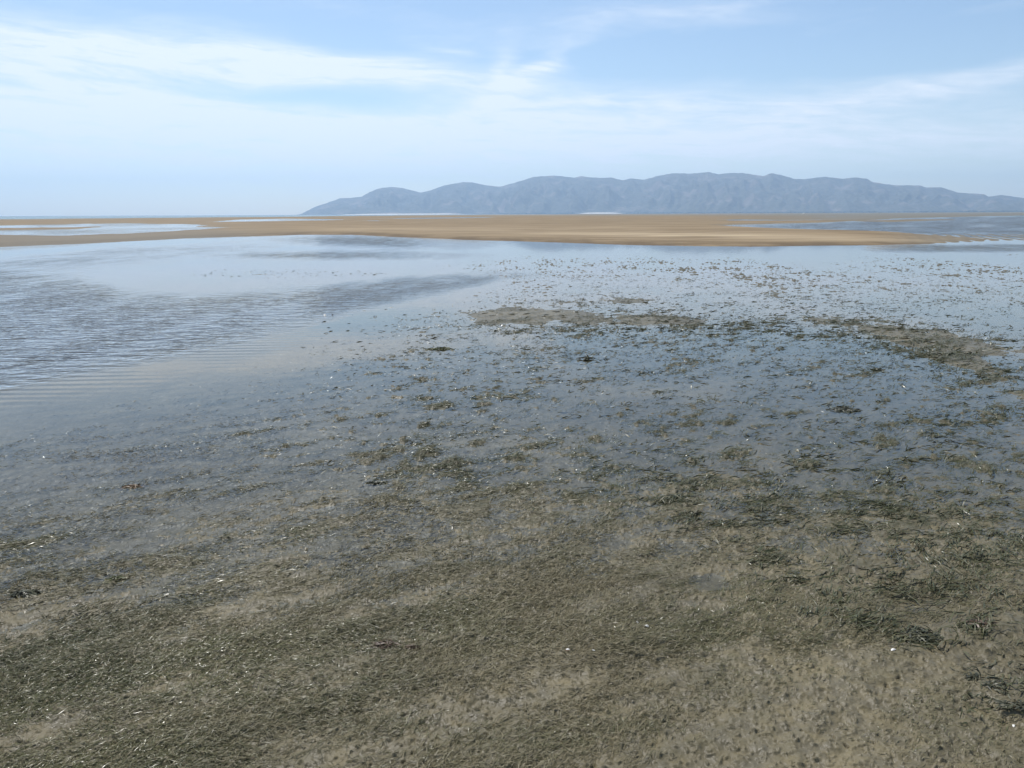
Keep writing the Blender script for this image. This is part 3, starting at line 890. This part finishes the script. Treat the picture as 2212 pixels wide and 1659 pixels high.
def blob(px, py, rx, ry, rot, wgt):
    """a bank of high cloud at a bearing and height in the sky"""
    a, e = ae(px, py)
    k = math.degrees(1/FPX)
    c, s = math.cos(R(-rot)), math.sin(R(-rot))
    da, de = M(t, 'SUBTRACT', aw, a), M(t, 'SUBTRACT', ew, e)
    u = M(t, 'MULTIPLY', M(t, 'ADD', M(t, 'MULTIPLY', da, c), M(t, 'MULTIPLY', de, s)), 1/(rx*k))
    v = M(t, 'MULTIPLY', M(t, 'ADD', M(t, 'MULTIPLY', da, -s), M(t, 'MULTIPLY', de, c)), 1/(ry*k))
    q = M(t, 'ADD', M(t, 'MULTIPLY', u, u), M(t, 'MULTIPLY', v, v))
    return M(t, 'MULTIPLY', M(t, 'POWER', 2.718, M(t, 'MULTIPLY', q, -1.0)), wgt*1.22)


BL = [(60, 115, 520, 50, 3, .8), (500, 118, 420, 34, 4, .75), (820, 150, 220, 26, 9, .5), (100, 240, 480, 60, 2, .7), (600, 265, 420, 34, 3, .5),
      (1000, 270, 420, 45, -6, .55), (1130, 175, 120, 20, -30, .8), (1180, 150, 60, 14, -5, .45), (1080, 145, 26, 46, 15, .5), (950, 95, 60, 8, 8, .3),
      (1500, 40, 230, 20, 2, .28), (1950, 190, 330, 24, -7, .34), (1500, 235, 500, 36, -2, .3), (1750, 300, 700, 50, 0, .45), (300, 330, 900, 60, 0, .35), (1300, 330, 900, 50, 0, .3),
      (420, 172, 330, 16, 4, -.25), (680, 215, 240, 22, 4, -.4), (330, 60, 500, 30, 2, -.2), (1700, 110, 500, 50, 0, -.25), (700, 300, 260, 12, 2, -.2)]
cl = None
for b in BL:
    q = blob(*b)
    cl = q if cl is None else M(t, 'ADD', cl, q)
hi = RAMP(t, eln, 13, 22)
gen = M(t, 'MULTIPLY', RAMP(t, streak, .40, .75), M(t, 'ADD', .34, M(t, 'MULTIPLY', hi, .36)))
cl = M(t, 'ADD', cl, gen)
cl = M(t, 'MULTIPLY', cl, M(t, 'ADD', .34, M(t, 'MULTIPLY', RAMP(t, streak2, .26, .74), .95)))
cl = M(t, 'MINIMUM', M(t, 'MAXIMUM', cl, 0.0), .93)
tint = MIX(t, 1.0, sky.outputs[0], (.93, .945, .94), 'MULTIPLY')
CLOUD = (7.0, 7.55, 8.3)
mixed = MIX(t, cl, tint, CLOUD)
t.links.new(mixed, bg.inputs[0]); bg.inputs[1].default_value = .1
t.links.new(bg.outputs[0], wo.inputs[0])

# the air over the bay
hb = 13600.0
cube = np.array([(x, y, z) for z in (-3.4, 640) for y in (-hb, hb) for x in (-hb, hb)], float)
cf = [(0, 2, 3, 1), (4, 5, 7, 6), (0, 1, 5, 4), (2, 6, 7, 3), (0, 4, 6, 2), (1, 3, 7, 5)]
N = Nodes('sea_air')
pv = N.n('VolumePrincipled', {'Color': (.545, .745, 1, 1), 'Density': 0.90e-4, 'Anisotropy': .35})
N.t.links.new(pv.outputs[0], N.out.inputs['Volume'])
hz = mesh_obj('haze', cube, cf, N.m, smooth=False)
tag(hz, 'pale blue haze in the air over the bay', 'haze', kind='stuff')

# ------------------------------------------------------------------ picture settings
scene.view_settings.view_transform = 'Standard'
scene.view_settings.look = 'None'
scene.view_settings.exposure = 0.42
scene.view_settings.gamma = 1.0
scene.cycles.use_denoising = True
scene.cycles.max_bounces = 6
scene.cycles.transparent_max_bounces = 8
scene.cycles.volume_bounces = 1
scene.cycles.sample_clamp_indirect = 4
scene.cycles.sample_clamp_direct = 14
